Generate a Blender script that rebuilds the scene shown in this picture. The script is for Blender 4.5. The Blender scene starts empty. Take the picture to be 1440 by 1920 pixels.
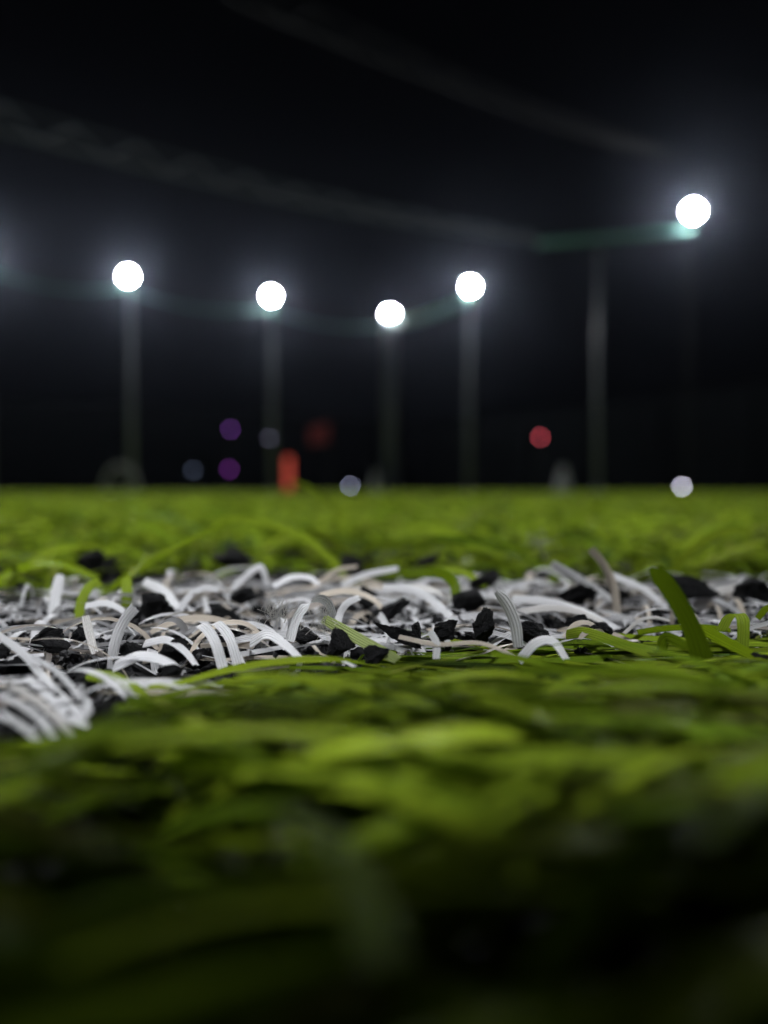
import bpy, bmesh, math, random
import numpy as np
from mathutils import Vector, Matrix, noise

# ------------------------------------------------------------------ camera, world, exposure
S = bpy.context.scene
C = S.collection
R = math.radians
rng = np.random.default_rng(7)
random.seed(7)

CAM_H = 0.019                  # lens height above the rubber infill, metres
FPX = 1444.0                   # focal length in photo pixels (photo 1440 x 1920)
PITCH = -math.atan(38.0 / FPX)
cam_d = bpy.data.cameras.new('camera')
cam = bpy.data.objects.new('camera', cam_d)
C.objects.link(cam)
cam.location = (0, 0, CAM_H)
cam.rotation_euler = (R(90) + PITCH, 0, 0)
cam_d.sensor_fit = 'HORIZONTAL'
cam_d.sensor_width = 26.0
cam_d.lens = 26.0 * FPX / 1440.0
cam_d.clip_start = 0.002
cam_d.clip_end = 2000
cam_d.dof.use_dof = True
cam_d.dof.focus_distance = 0.087
cam_d.dof.aperture_fstop = cam_d.lens / 2.45      # 2.45 mm entrance pupil of a phone lens
S.camera = cam

S.view_settings.view_transform = 'Standard'
S.view_settings.look = 'None'
S.view_settings.exposure = 0.0
S.view_settings.gamma = 1.0
S.cycles.use_denoising = True
S.cycles.max_bounces = 8
S.cycles.diffuse_bounces = 3
S.cycles.transmission_bounces = 4
S.cycles.transparent_max_bounces = 8
S.cycles.volume_bounces = 0
S.cycles.sample_clamp_indirect = 4.0
S.cycles.use_light_tree = True

W = bpy.data.worlds.new('World')
S.world = W
W.use_nodes = True
bg = W.node_tree.nodes['Background']
bg.inputs['Color'].default_value = (0.55, 0.6, 0.9, 1)
bg.inputs['Strength'].default_value = 0.0003      # moonless night sky

LAMP_RADIANCE = 2200.0
FWD = Vector((0, math.cos(PITCH), math.sin(PITCH)))
UPV = Vector((0, -math.sin(PITCH), math.cos(PITCH)))
CAMP = Vector((0, 0, CAM_H))


def at(px, py, d):
    """world point seen at photo pixel (px, py), d metres along the view axis"""
    return CAMP + d * (FWD + Vector((1, 0, 0)) * ((px - 720) / FPX) + UPV * ((960 - py) / FPX))


def proj(p):
    """photo pixel of world points (N,3)"""
    v = p - np.array(CAMP)
    d = v @ np.array(FWD)
    d = np.maximum(d, 1e-4)
    return 720 + FPX * v[:, 0] / d, 960 - FPX * (v @ np.array(UPV)) / d


# ------------------------------------------------------------------ helpers
def tag(o, label=None, cat=None, group=None, kind=None):
    if label: o['label'] = label
    if cat: o['category'] = cat
    if group: o['group'] = group
    if kind: o['kind'] = kind
    return o


def empty(name, loc, rz=0.0):
    o = bpy.data.objects.new(name, None)
    o.empty_display_size = 0.1
    C.objects.link(o)
    o.location = loc
    o.rotation_euler = (0, 0, rz)
    return o


def link(name, me, mat, parent=None, smooth=False):
    me.materials.append(mat)
    if smooth:
        me.polygons.foreach_set('use_smooth', np.ones(len(me.polygons), bool))
    o = bpy.data.objects.new(name, me)
    C.objects.link(o)
    if parent: o.parent = parent
    return o


def obj(name, bm, mat, parent=None, smooth=False):
    bmesh.ops.recalc_face_normals(bm, faces=bm.faces)
    me = bpy.data.meshes.new(name)
    bm.to_mesh(me)
    bm.free()
    return link(name, me, mat, parent, smooth)


def add_box(bm, c, s, rot=None, bevel=0.0):
    r = bmesh.ops.create_cube(bm, size=1.0)
    vs = r['verts']
    m = Matrix.Translation(Vector(c)) @ (rot.to_4x4() if rot else Matrix.Identity(4)) @ Matrix.Diagonal((*s, 1))
    bmesh.ops.transform(bm, matrix=m, verts=vs)
    if bevel:
        es = list({e for v in vs for e in v.link_edges})
        bmesh.ops.bevel(bm, geom=es, offset=bevel, segments=2, affect='EDGES')


def add_tube(bm, pts, rad, n=10, cap=True):
    """tube along a polyline; rad is a number or a list"""
    pts = [Vector(p) for p in pts]
    rs = rad if isinstance(rad, (list, tuple)) else [rad] * len(pts)
    rings = []
    ref = None
    for i, p in enumerate(pts):
        t = (pts[min(i + 1, len(pts) - 1)] - pts[max(i - 1, 0)]).normalized()
        if ref is None:
            ref = Vector((0, 0, 1)) if abs(t.z) < 0.9 else Vector((1, 0, 0))
        a = t.cross(ref).normalized()
        b = a.cross(t).normalized()
        ref = b
        rings.append([bm.verts.new(p + rs[i] * (math.cos(2 * math.pi * k / n) * a + math.sin(2 * math.pi * k / n) * b)) for k in range(n)])
    for A, B in zip(rings, rings[1:]):
        for k in range(n):
            bm.faces.new((A[k], A[(k + 1) % n], B[(k + 1) % n], B[k]))
    if cap:
        bm.faces.new(list(reversed(rings[0])))
        bm.faces.new(rings[-1])


def add_lathe(bm, prof, n=24, mat=None):
    """prof: list of (radius, z)"""
    rings = []
    for r, z in prof:
        rings.append([bm.verts.new((r * math.cos(2 * math.pi * k / n), r * math.sin(2 * math.pi * k / n), z)) for k in range(n)])
    vs = [v for q in rings for v in q]
    for A, B in zip(rings, rings[1:]):
        for k in range(n):
            bm.faces.new((A[k], A[(k + 1) % n], B[(k + 1) % n], B[k]))
    bm.faces.new(list(reversed(rings[0])))
    bm.faces.new(rings[-1])
    if mat is not None:
        bmesh.ops.transform(bm, matrix=mat, verts=vs)


# ------------------------------------------------------------------ materials
def new_mat(name):
    m = bpy.data.materials.new(name)
    m.use_nodes = True
    nt = m.node_tree
    return m, nt, nt.nodes, nt.links, nt.nodes['Principled BSDF'], nt.nodes['Material Output']


def plain(name, col, rough=0.6, metal=0.0, var=0.25, scale=3.0, spec=0.5):
    m, nt, N, L, P, O = new_mat(name)
    tc = N.new('ShaderNodeTexCoord')
    nz = N.new('ShaderNodeTexNoise')
    nz.inputs['Scale'].default_value = scale
    nz.inputs['Detail'].default_value = 6
    L.new(tc.outputs['Object'], nz.inputs['Vector'])
    mx = N.new('ShaderNodeMix'); mx.data_type = 'RGBA'
    mx.inputs['A'].default_value = (*[c * (1 - var) for c in col], 1)
    mx.inputs['B'].default_value = (*[min(1, c * (1 + var)) for c in col], 1)
    L.new(nz.outputs['Fac'], mx.inputs['Factor'])
    L.new(mx.outputs['Result'], P.inputs['Base Color'])
    P.inputs['Roughness'].default_value = rough
    P.inputs['Metallic'].default_value = metal
    P.inputs['Specular IOR Level'].default_value = spec
    return m


def emitter(name, col, strength):
    m, nt, N, L, P, O = new_mat(name)
    P.inputs['Base Color'].default_value = (0.2, 0.2, 0.2, 1)
    P.inputs['Emission Color'].default_value = (*col, 1)
    P.inputs['Emission Strength'].default_value = strength
    return m


def fibre_mat(name, trans, rough, ribs, bump, streak, spec, gloss=0.0):
    """ribbed plastic turf yarn: per-blade tint, lengthwise ribs, some light through the blade"""
    m, nt, N, L, P, O = new_mat(name)
    at_t = N.new('ShaderNodeAttribute'); at_t.attribute_name = 'tint'
    at_u = N.new('ShaderNodeAttribute'); at_u.attribute_name = 'uv2'
    sep = N.new('ShaderNodeSeparateXYZ')
    L.new(at_u.outputs['Vector'], sep.inputs[0])
    mul = N.new('ShaderNodeMath'); mul.operation = 'MULTIPLY'; mul.inputs[1].default_value = 2 * math.pi * ribs
    L.new(sep.outputs['X'], mul.inputs[0])
    sn = N.new('ShaderNodeMath'); sn.operation = 'SINE'
    # streaks stretched along the blade (x across, y along, z = blade seed)
    mp = N.new('ShaderNodeMapping')
    mp.inputs['Scale'].default_value = (12.0, 1.2, 1.0)
    L.new(at_u.outputs['Vector'], mp.inputs['Vector'])
    nz = N.new('ShaderNodeTexNoise'); nz.inputs['Scale'].default_value = 1.0; nz.inputs['Detail'].default_value = 5
    L.new(mp.outputs[0], nz.inputs['Vector'])
    wob = N.new('ShaderNodeMath'); wob.operation = 'MULTIPLY_ADD'; wob.inputs[1].default_value = 5.0
    L.new(nz.outputs['Fac'], wob.inputs[0]); L.new(mul.outputs[0], wob.inputs[2]); L.new(wob.outputs[0], sn.inputs[0])
    add = N.new('ShaderNodeMath'); add.operation = 'MULTIPLY_ADD'
    add.inputs[1].default_value = 0.08 * streak; add.inputs[2].default_value = 1.0 - 0.08 * streak
    L.new(sn.outputs[0], add.inputs[0])
    a2 = N.new('ShaderNodeMath'); a2.operation = 'MULTIPLY_ADD'
    a2.inputs[1].default_value = 0.9 * streak; a2.inputs[2].default_value = 1.0 - 0.5 * streak
    L.new(nz.outputs['Fac'], a2.inputs[0])
    mm = N.new('ShaderNodeMath'); mm.operation = 'MULTIPLY'
    L.new(add.outputs[0], mm.inputs[0]); L.new(a2.outputs[0], mm.inputs[1])
    vm = N.new('ShaderNodeVectorMath'); vm.operation = 'SCALE'
    L.new(at_t.outputs['Color'], vm.inputs[0]); L.new(mm.outputs[0], vm.inputs['Scale'])
    L.new(vm.outputs[0], P.inputs['Base Color'])
    P.inputs['Roughness'].default_value = rough
    P.inputs['Specular IOR Level'].default_value = spec
    hb = N.new('ShaderNodeMath'); hb.operation = 'MULTIPLY_ADD'
    hb.inputs[1].default_value = 3.0
    L.new(nz.outputs['Fac'], hb.inputs[0]); L.new(sn.outputs[0], hb.inputs[2])
    bp = N.new('ShaderNodeBump'); bp.inputs['Strength'].default_value = 1.0; bp.inputs['Distance'].default_value = bump
    L.new(hb.outputs[0], bp.inputs['Height'])
    L.new(bp.outputs[0], P.inputs['Normal'])
    tr = N.new('ShaderNodeBsdfTranslucent')
    L.new(vm.outputs[0], tr.inputs['Color'])
    L.new(bp.outputs[0], tr.inputs['Normal'])
    mx = N.new('ShaderNodeMixShader'); mx.inputs[0].default_value = trans
    L.new(P.outputs[0], mx.inputs[1]); L.new(tr.outputs[0], mx.inputs[2])
    if gloss:
        gl = N.new('ShaderNodeBsdfGlossy'); gl.inputs['Roughness'].default_value = 0.2
        gl.inputs['Color'].default_value = (0.9, 1.0, 0.7, 1)
        L.new(bp.outputs[0], gl.inputs['Normal'])
        m2 = N.new('ShaderNodeMixShader'); m2.inputs[0].default_value = gloss
        L.new(mx.outputs[0], m2.inputs[1]); L.new(gl.outputs[0], m2.inputs[2]); mx = m2
    L.new(mx.outputs[0], O.inputs['Surface'])
    return m


M_GREEN = fibre_mat('green_yarn', 0.42, 0.42, 5, 0.00003, 0.75, 0.0, 0.009)
M_WHITE = fibre_mat('white_yarn', 0.24, 0.34, 4, 0.00005, 0.45, 0.25)


def rubber():
    m, nt, N, L, P, O = new_mat('crumb_rubber')
    tc = N.new('ShaderNodeTexCoord')
    nz = N.new('ShaderNodeTexNoise'); nz.inputs['Scale'].default_value = 1800; nz.inputs['Detail'].default_value = 8
    L.new(tc.outputs['Object'], nz.inputs['Vector'])
    cr = N.new('ShaderNodeValToRGB')
    cr.color_ramp.elements[0].position = 0.3; cr.color_ramp.elements[0].color = (0.003, 0.003, 0.0035, 1)
    cr.color_ramp.elements[1].position = 0.8; cr.color_ramp.elements[1].color = (0.013, 0.013, 0.016, 1)
    L.new(nz.outputs['Fac'], cr.inputs[0]); L.new(cr.outputs[0], P.inputs['Base Color'])
    P.inputs['Roughness'].default_value = 0.5
    P.inputs['Specular IOR Level'].default_value = 0.22
    bp = N.new('ShaderNodeBump'); bp.inputs['Strength'].default_value = 0.9; bp.inputs['Distance'].default_value = 0.00022
    L.new(nz.outputs['Fac'], bp.inputs['Height']); L.new(bp.outputs[0], P.inputs['Normal'])
    return m


M_RUBBER = rubber()


def far_turf_mat():
    m, nt, N, L, P, O = new_mat('far_turf')
    tc = N.new('ShaderNodeTexCoord')
    nz = N.new('ShaderNodeTexNoise'); nz.inputs['Scale'].default_value = 14; nz.inputs['Detail'].default_value = 8
    L.new(tc.outputs['Object'], nz.inputs['Vector'])
    cr = N.new('ShaderNodeValToRGB')
    cr.color_ramp.elements[0].position = 0.3; cr.color_ramp.elements[0].color = (0.10, 0.14, 0.003, 1)
    cr.color_ramp.elements[1].position = 0.7; cr.color_ramp.elements[1].color = (0.25, 0.31, 0.006, 1)
    L.new(nz.outputs['Fac'], cr.inputs[0]); L.new(cr.outputs[0], P.inputs['Base Color'])
    P.inputs['Roughness'].default_value = 0.75
    P.inputs['Specular IOR Level'].default_value = 0.1
    n2 = N.new('ShaderNodeTexNoise'); n2.inputs['Scale'].default_value = 90; n2.inputs['Detail'].default_value = 4
    L.new(tc.outputs['Object'], n2.inputs['Vector'])
    bp = N.new('ShaderNodeBump'); bp.inputs['Strength'].default_value = 1.0; bp.inputs['Distance'].default_value = 0.02
    L.new(n2.outputs['Fac'], bp.inputs['Height']); L.new(bp.outputs[0], P.inputs['Normal'])
    return m


M_STEEL = plain('galvanised_steel', (0.066, 0.077, 0.094), 0.5, 0.0)
M_DARKSTEEL = plain('dark_painted_steel', (0.008, 0.008, 0.009), 0.7, spec=0.2)
M_NEARLAMP = emitter('lit_near_floodlight_lens', (0.96, 0.98, 1.0), 7000)
M_KEYLAMP = emitter('added_key_floodlight_lens', (0.96, 0.98, 1.0), 5600)  # lens of the unseen floodlight added behind the camera
M_HOUSING = plain('lamp_housing', (0.25, 0.25, 0.27), 0.5)
M_LAMP = emitter('lit_floodlight_lens', (0.97, 0.985, 1.0), LAMP_RADIANCE)
M_WALL = plain('dark_perimeter_wall', (0.003, 0.0035, 0.004), 0.95, scale=1.5, spec=0.0)
M_CORD = plain('green_net_cord', (0.05, 0.17, 0.14), 0.7)
M_LITCORD = plain('brightened_net_cord', (0.060, 0.070, 0.078), 0.8, spec=0.1)  # cord tone raised to make up for little lamp light
M_DIMCORD = plain('dimmed_net_cord', (0.008, 0.009, 0.010), 0.8, spec=0.1)  # same kind of cord, darkened to hold down the lamp light on it

# ------------------------------------------------------------------ the setting
bm = bmesh.new()
g = 400.0
vs = [bm.verts.new(p) for p in ((-g, -g, -0.0015), (g, -g, -0.0015), (g, g, -0.0015), (-g, g, -0.0015))]
bm.faces.new(vs)
ground = obj('ground', bm, plain('infill_bed', (0.012, 0.012, 0.013), 0.9, scale=400, spec=0.1))
tag(ground, 'dark bed of crushed rubber beneath the turf fibres', 'ground', kind='structure')

# pitch surface beyond the modelled fibres: a gently bumpy sheet
nx, ny = 120, 160
xs = np.linspace(-45, 45, nx)
ys = 5.0 * (90 / 5.0) ** np.linspace(0, 1, ny)
X, Y = np.meshgrid(xs, ys)
Z = 0.0055 + 0.003 * rng.random(X.shape)
Z[0, :] = -0.001
Vv = np.stack([X, Y, Z], -1).reshape(-1, 3)
idx = np.arange(nx * ny).reshape(ny, nx)
F = np.stack([idx[:-1, :-1], idx[:-1, 1:], idx[1:, 1:], idx[1:, :-1]], -1).reshape(-1, 4)
me = bpy.data.meshes.new('pitch')
me.from_pydata(Vv.tolist(), [], F.tolist())
pitch = link('pitch', me, far_turf_mat())
tag(pitch, 'bright green artificial pitch stretching to the far wall', 'pitch', kind='structure')


# ------------------------------------------------------------------ turf yarn
def ribbons(name, P, Wd, wid, tint, K, mat, seeds=None, ridge=0.0):
    """P (N,S,3) centre lines, Wd (N,S,3) unit width directions, wid (N,S), tint (N,3)
    returns arrays for concatenation"""
    N_, S_, _ = P.shape
    T = np.gradient(P, axis=1)
    T /= np.linalg.norm(T, axis=2, keepdims=True) + 1e-12
    Nn = np.cross(T, Wd)
    u = np.linspace(-0.5, 0.5, K)
    prof = (0.25 - u ** 2) * ridge                # shallow gutter shape
    V = P[:, :, None, :] + Wd[:, :, None, :] * (wid[:, :, None] * u)[..., None] + Nn[:, :, None, :] * (wid[:, :, None] * prof)[..., None]
    sd = rng.random(N_) * 50 if seeds is None else seeds
    uv = np.zeros((N_, S_, K, 3), np.float32)
    uv[..., 0] = u + 0.5
    uv[..., 1] = np.linspace(0, 1, S_)[None, :, None]
    uv[..., 2] = sd[:, None, None]
    tc = np.ones((N_, S_, K, 4), np.float32)
    tc[..., :3] = tint[:, None, None, :]
    ii = np.arange(N_ * S_ * K).reshape(N_, S_, K)
    F = np.stack([ii[:, :-1, :-1], ii[:, :-1, 1:], ii[:, 1:, 1:], ii[:, 1:, :-1]], -1).reshape(-1, 4)
    return V.reshape(-1, 3).astype(np.float32), F, uv.reshape(-1, 3), tc.reshape(-1, 4)


def mesh_from(name, chunks, mat, origin=(0, 0, 0)):
    off = 0
    Vs, Fs, Us, Ts = [], [], [], []
    for V, F, U, T in chunks:
        Vs.append(V); Fs.append(F + off); Us.append(U); Ts.append(T)
        off += len(V)
    V = np.concatenate(Vs) - np.array(origin, np.float32); F = np.concatenate(Fs); U = np.concatenate(Us); T = np.concatenate(Ts)
    me = bpy.data.meshes.new(name)
    me.vertices.add(len(V)); me.vertices.foreach_set('co', V.astype(np.float32).ravel())
    nf = len(F)
    me.loops.add(nf * 4); me.polygons.add(nf)
    me.loops.foreach_set('vertex_index', F.astype(np.int32).ravel())
    me.polygons.foreach_set('loop_start', np.arange(0, nf * 4, 4, dtype=np.int32))
    me.polygons.foreach_set('loop_total', np.full(nf, 4, np.int32))
    a = me.attributes.new('uv2', 'FLOAT_VECTOR', 'POINT'); a.data.foreach_set('vector', U.astype(np.float32).ravel())
    a = me.attributes.new('tint', 'FLOAT_COLOR', 'POINT'); a.data.foreach_set('color', T.astype(np.float32).ravel())
    me.update(calc_edges=True)
    o = link(name, me, mat, None, True)
    o.location = origin
    return o


def grow(base, az, L, w, e0, curv, kaz, twist, S_, hmax, floor=0.0003):
    """integrate blade centre lines: base (N,3), az start azimuth, e0 start elevation, curv total bend (rad), kaz sideways bend"""
    N_ = len(az)
    s = np.linspace(0, 1, S_)
    e = e0[:, None] - curv[:, None] * s ** 1.1
    a = az[:, None] + kaz[:, None] * s
    d = np.stack([np.cos(e) * np.cos(a), np.cos(e) * np.sin(a), np.sin(e)], -1)
    step = (L / (S_ - 1))[:, None, None]
    P = np.concatenate([np.zeros((N_, 1, 3)), np.cumsum(d[:, :-1] * step, 1)], 1)
    z = P[:, :, 2]
    zmax = np.maximum(z.max(1), 1e-6)
    sc = np.minimum(1.0, hmax / zmax)
    P[:, :, 2] = z * sc[:, None]
    P = P + base[:, None, :]
    lim = floor + 0.0012 * rng.random((N_, 1))
    P[:, :, 2] = np.where(s[None, :] < 0.12, P[:, :, 2], np.maximum(P[:, :, 2], lim))
    T = np.gradient(P, axis=1); T /= np.linalg.norm(T, axis=2, keepdims=True) + 1e-12
    up = np.array([0, 0, 1.0])
    sd = np.cross(T, up); n = np.linalg.norm(sd, axis=2, keepdims=True)
    alt = np.stack([-np.sin(a), np.cos(a), np.zeros_like(a)], -1)
    sd = np.where(n > 0.15, sd / np.maximum(n, 1e-6), -alt)
    nn = np.cross(sd, T)
    tw = twist[0][:, None] + twist[1][:, None] * s
    Wd = sd * np.cos(tw)[..., None] + nn * np.sin(tw)[..., None]
    tip = 1 - np.clip((s - 0.8) / 0.2, 0, 1) ** 2 * rng.uniform(0.0, 0.75, (N_, 1))
    wid = w[:, None] * tip * (0.8 + 0.2 * np.minimum(1, s * 4))
    return P, Wd, wid


def greens(n, bright=1.0, lo=0.55, hi=1.2):
    t = rng.random((n, 1))
    a = np.array([0.11, 0.185, 0.012]); b = np.array([0.265, 0.355, 0.024])
    c = a * (1 - t) + b * t
    q = rng.random(n) < 0.05                       # a few bluish, older fibres
    c[q] = np.array([0.10, 0.17, 0.035]) * (0.8 + 0.5 * rng.random((q.sum(), 1)))
    q = rng.random(n) < 0.08
    c[q] = np.array([0.17, 0.20, 0.03])
    return c * bright * (lo + (hi - lo) * rng.random((n, 1)))


def whites(n):
    c = np.array([0.74, 0.74, 0.77]) * (0.85 + 0.18 * rng.random((n, 1)))
    q = rng.random(n) < 0.20
    c[q] = np.array([0.62, 0.55, 0.47]) * (0.7 + 0.45 * rng.random((q.sum(), 1)))
    q = rng.random(n) < 0.08
    c[q] = np.array([0.40, 0.36, 0.33]) * (0.8 + 0.3 * rng.random((q.sum(), 1)))
    return c


# the white line: near and far edge on the infill, as photo pixels turned into ground rows
NEAR_X = np.array([-900, -200, 0, 175, 240, 480, 960, 1100, 1250, 1440, 2400])
NEAR_Y = np.array([1460, 1415, 1392, 1380, 1285, 1262, 1256, 1246, 1238, 1228, 1190])
FAR_X = np.array([-900, 0, 250, 700, 1440, 2400])
FAR_Y = np.array([1140, 1140, 1120, 1108, 1106, 1096])


def is_white(b):
    px, py = proj(b)
    return (py < np.interp(px, NEAR_X, NEAR_Y)) & (py > np.interp(px, FAR_X, FAR_Y))


def clump(b, sx, sy, seed):
    """patchy growth: smooth noise over the ground, about -0.5 .. 0.5"""
    return np.array([noise.noise(Vector((p_[0] / sx, p_[1] / sy, seed))) for p_ in b])


def scatter(y0, y1, sp, m0, slope=0.56):
    """jittered tuft grid over the wedge in front of the lens"""
    ys = np.arange(y0, y1, sp)
    out = []
    for y in ys:
        hw = slope * y + m0
        x = np.arange(-hw, hw, sp)
        out.append(np.stack([x, np.full_like(x, y), np.zeros_like(x)], -1))
    b = np.concatenate(out)
    b[:, :2] += rng.uniform(-0.5, 0.5, (len(b), 2)) * sp
    return b


green_chunks, white_chunks = [], []

# --- zone A: foreground and the line, 12 mm .. 145 mm
tuft = scatter(0.010, 0.150, 0.0062, 0.035)
per = 16
base = np.repeat(tuft, per, 0)
base[:, :2] += rng.normal(0, 0.0013, (len(base), 2))
taz = np.repeat(np.where(rng.random(len(tuft)) < 0.5, 0.0, math.pi) + rng.normal(0, 0.30, len(tuft)), per)
base[:, 2] = -0.001
n = len(base)
wm = is_white(base)
# foreground green
k = ~wm & (base[:, 1] < 0.12)
keep = k & (base[:, 1] > 0.012)
b = base[keep]; n = len(b)
y = b[:, 1]
hm = np.clip(0.0195 - 0.231 * y, 0.0016, 0.0075) * rng.uniform(0.55, 1.05, n)
ppx, _ = proj(b)
hm = np.where(ppx < 215, np.minimum(hm, np.clip(0.0190 - 0.325 * y, 0.0005, 0.0075)), hm)
hm = np.minimum(hm, np.clip(0.0030 + (y - 0.014) * 0.16, 0.002, 0.02))
az = taz[keep] + rng.normal(0, 0.22, n)
P, Wd, wd = grow(b, az, rng.uniform(0.018, 0.036, n), rng.uniform(0.0006, 0.0011, n) * np.interp(y, [0.03, 0.06], [2.0, 1.0]), rng.uniform(0.35, 1.1, n),
                 rng.uniform(0.7, 1.7, n), rng.normal(0, 0.35, n), (rng.normal(0, 0.25, n), rng.normal(0, 0.5, n)), 12, hm)
# few green blades reach over onto the white, and the bed shows between them close to the lens
over = np.array([is_white(P[:, q_]) for q_ in (6, 9, 11)]).any(0)
qx, qy = proj(P[:, -1]); rx, ry = proj(P[:, 6])
corner_ = ((qx < 190) & (qy < 1385)) | ((rx < 190) & (ry < 1385))
ok = (~over | (rng.random(n) < 0.24)) & ~corner_ & (rng.random(n) < np.interp(y, [0.012, 0.03, 0.05, 0.065], [0.14, 0.20, 0.40, 0.80]))
ok &= np.linalg.norm(P - np.array(CAMP), axis=2).min(1) > 0.0235          # nothing touches the lens
gap = clump(b, 0.017, 0.0062, 3.3)
ok &= (gap > -0.10) | (y > 0.074)
P, Wd, wd, n = P[ok], Wd[ok], wd[ok], int(ok.sum())
green_chunks.append(ribbons('', P, Wd, wd, greens(n, 1.05, 0.25, 1.4) * np.clip(1.0 + 0.9 * clump(b[ok], 0.012, 0.009, 8.1), 0.45, 1.2)[:, None], 5, None, ridge=0.35))
# white fibres of the line
b = base[wm]; n = len(b)
az = rng.uniform(0, 2 * math.pi, n)
az = np.where(rng.random(n) < 0.55, taz[wm] + rng.normal(0, 0.5, n), az)
hm = np.where(rng.random(n) < 0.75, rng.uniform(0.0008, 0.0028, n), rng.uniform(0.003, 0.0055, n))
P, Wd, wd = grow(b, az, rng.uniform(0.009, 0.024, n), rng.uniform(0.0005, 0.0011, n), rng.uniform(0.3, 1.3, n),
                 rng.uniform(0.9, 2.6, n), rng.normal(0, 0.5, n), (rng.normal(0, 0.3, n), rng.normal(0, 0.6, n)), 12, hm)
sel = (rng.random(n) < 0.20) & (clump(b, 0.008, 0.005, 5.5) > -0.12)
white_chunks.append(ribbons('', P[sel], Wd[sel], wd[sel], whites(sel.sum()), 5, None, ridge=0.35))


# thinner white fibres standing up out of the flattened ones
q = scatter(0.062, 0.150, 0.0060, 0.03); q[:, 2] = -0.0008
q = q[is_white(q)]; n = len(q)
P, Wd, wd = grow(q, rng.uniform(0, 2 * math.pi, n), rng.uniform(0.009, 0.021, n), rng.uniform(0.0005, 0.0010, n), rng.uniform(0.7, 1.5, n),
                 rng.uniform(1.4, 3.0, n), rng.normal(0, 0.4, n), (rng.normal(0, 0.3, n), rng.normal(0, 0.5, n)), 14, rng.uniform(0.002, 0.0055, n))
white_chunks.append(ribbons('', P, Wd, wd, whites(n), 5, None, ridge=0.3))


def green_zone(y0, y1, sp, per, L, w, S_, K, hmx, m0, bright=1.0):
    tuft = scatter(y0, y1, sp, m0)
    base = np.repeat(tuft, per, 0)
    base[:, :2] += rng.normal(0, sp * 0.22, (len(base), 2))
    taz = np.repeat(rng.uniform(0, 2 * math.pi, len(tuft)), per)
    base[:, 2] = -0.001
    k = ~is_white(base) & (base[:, 1] > max(0.12, y0)) & ((clump(base, sp * 3.5, sp * 3.5, 1.7) > -0.12) if sp < 0.03 else True)
    b = base[k]; n = len(b)
    az = taz[k] + rng.normal(0, 0.7, n)
    P, Wd, wd = grow(b, az, rng.uniform(*L, n), rng.uniform(*w, n), rng.uniform(0.4, 1.4, n), rng.uniform(0.6, 2.2, n),
                     rng.normal(0, 0.5, n), (rng.normal(0, 0.35, n), rng.normal(0, 0.6, n)), S_, rng.uniform(hmx[0], hmx[1], n))
    green_chunks.append(ribbons('', P, Wd, wd, greens(n, bright, 0.35, 1.35), K, None, ridge=0.3))


green_zone(0.120, 0.24, 0.0085, 4, (0.014, 0.032), (0.0009, 0.0018), 10, 3, (0.0015, 0.0090), 0.04)
green_zone(0.150, 0.60, 0.022, 2, (0.024, 0.045), (0.0012, 0.0020), 12, 3, (0.008, 0.0150), 0.04, 1.1)
green_zone(0.24, 0.45, 0.0085, 6, (0.012, 0.028), (0.0010, 0.0021), 9, 3, (0.0015, 0.0105), 0.04, 1.25)  # from here on fibres are tinted lighter, standing in for grazing lamp light
green_zone(0.45, 1.3, 0.016, 9, (0.014, 0.030), (0.0024, 0.0038), 6, 3, (0.004, 0.010), 0.06, 1.25)
green_zone(1.3, 3.0, 0.032, 9, (0.02, 0.045), (0.005, 0.008), 5, 2, (0.004, 0.009), 0.1, 1.25)
green_zone(3.0, 8.0, 0.07, 9, (0.04, 0.09), (0.010, 0.018), 4, 2, (0.004, 0.008), 0.2, 1.25)


# ------------------------------------------------------------------ single blades that stand out
def catmull(pts, m):
    pts = np.array(pts, float)
    p = np.concatenate([[2 * pts[0] - pts[1]], pts, [2 * pts[-1] - pts[-2]]])
    out = []
    segs = len(pts) - 1
    for i in range(segs):
        p0, p1, p2, p3 = p[i:i + 4]
        for t in np.linspace(0, 1, m, endpoint=(i == segs - 1)):
            out.append(0.5 * (2 * p1 + (p2 - p0) * t + (2 * p0 - 5 * p1 + 4 * p2 - p3) * t * t + (3 * p1 - p0 - 3 * p2 + p3) * t ** 3))
    return np.array(out)


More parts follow.
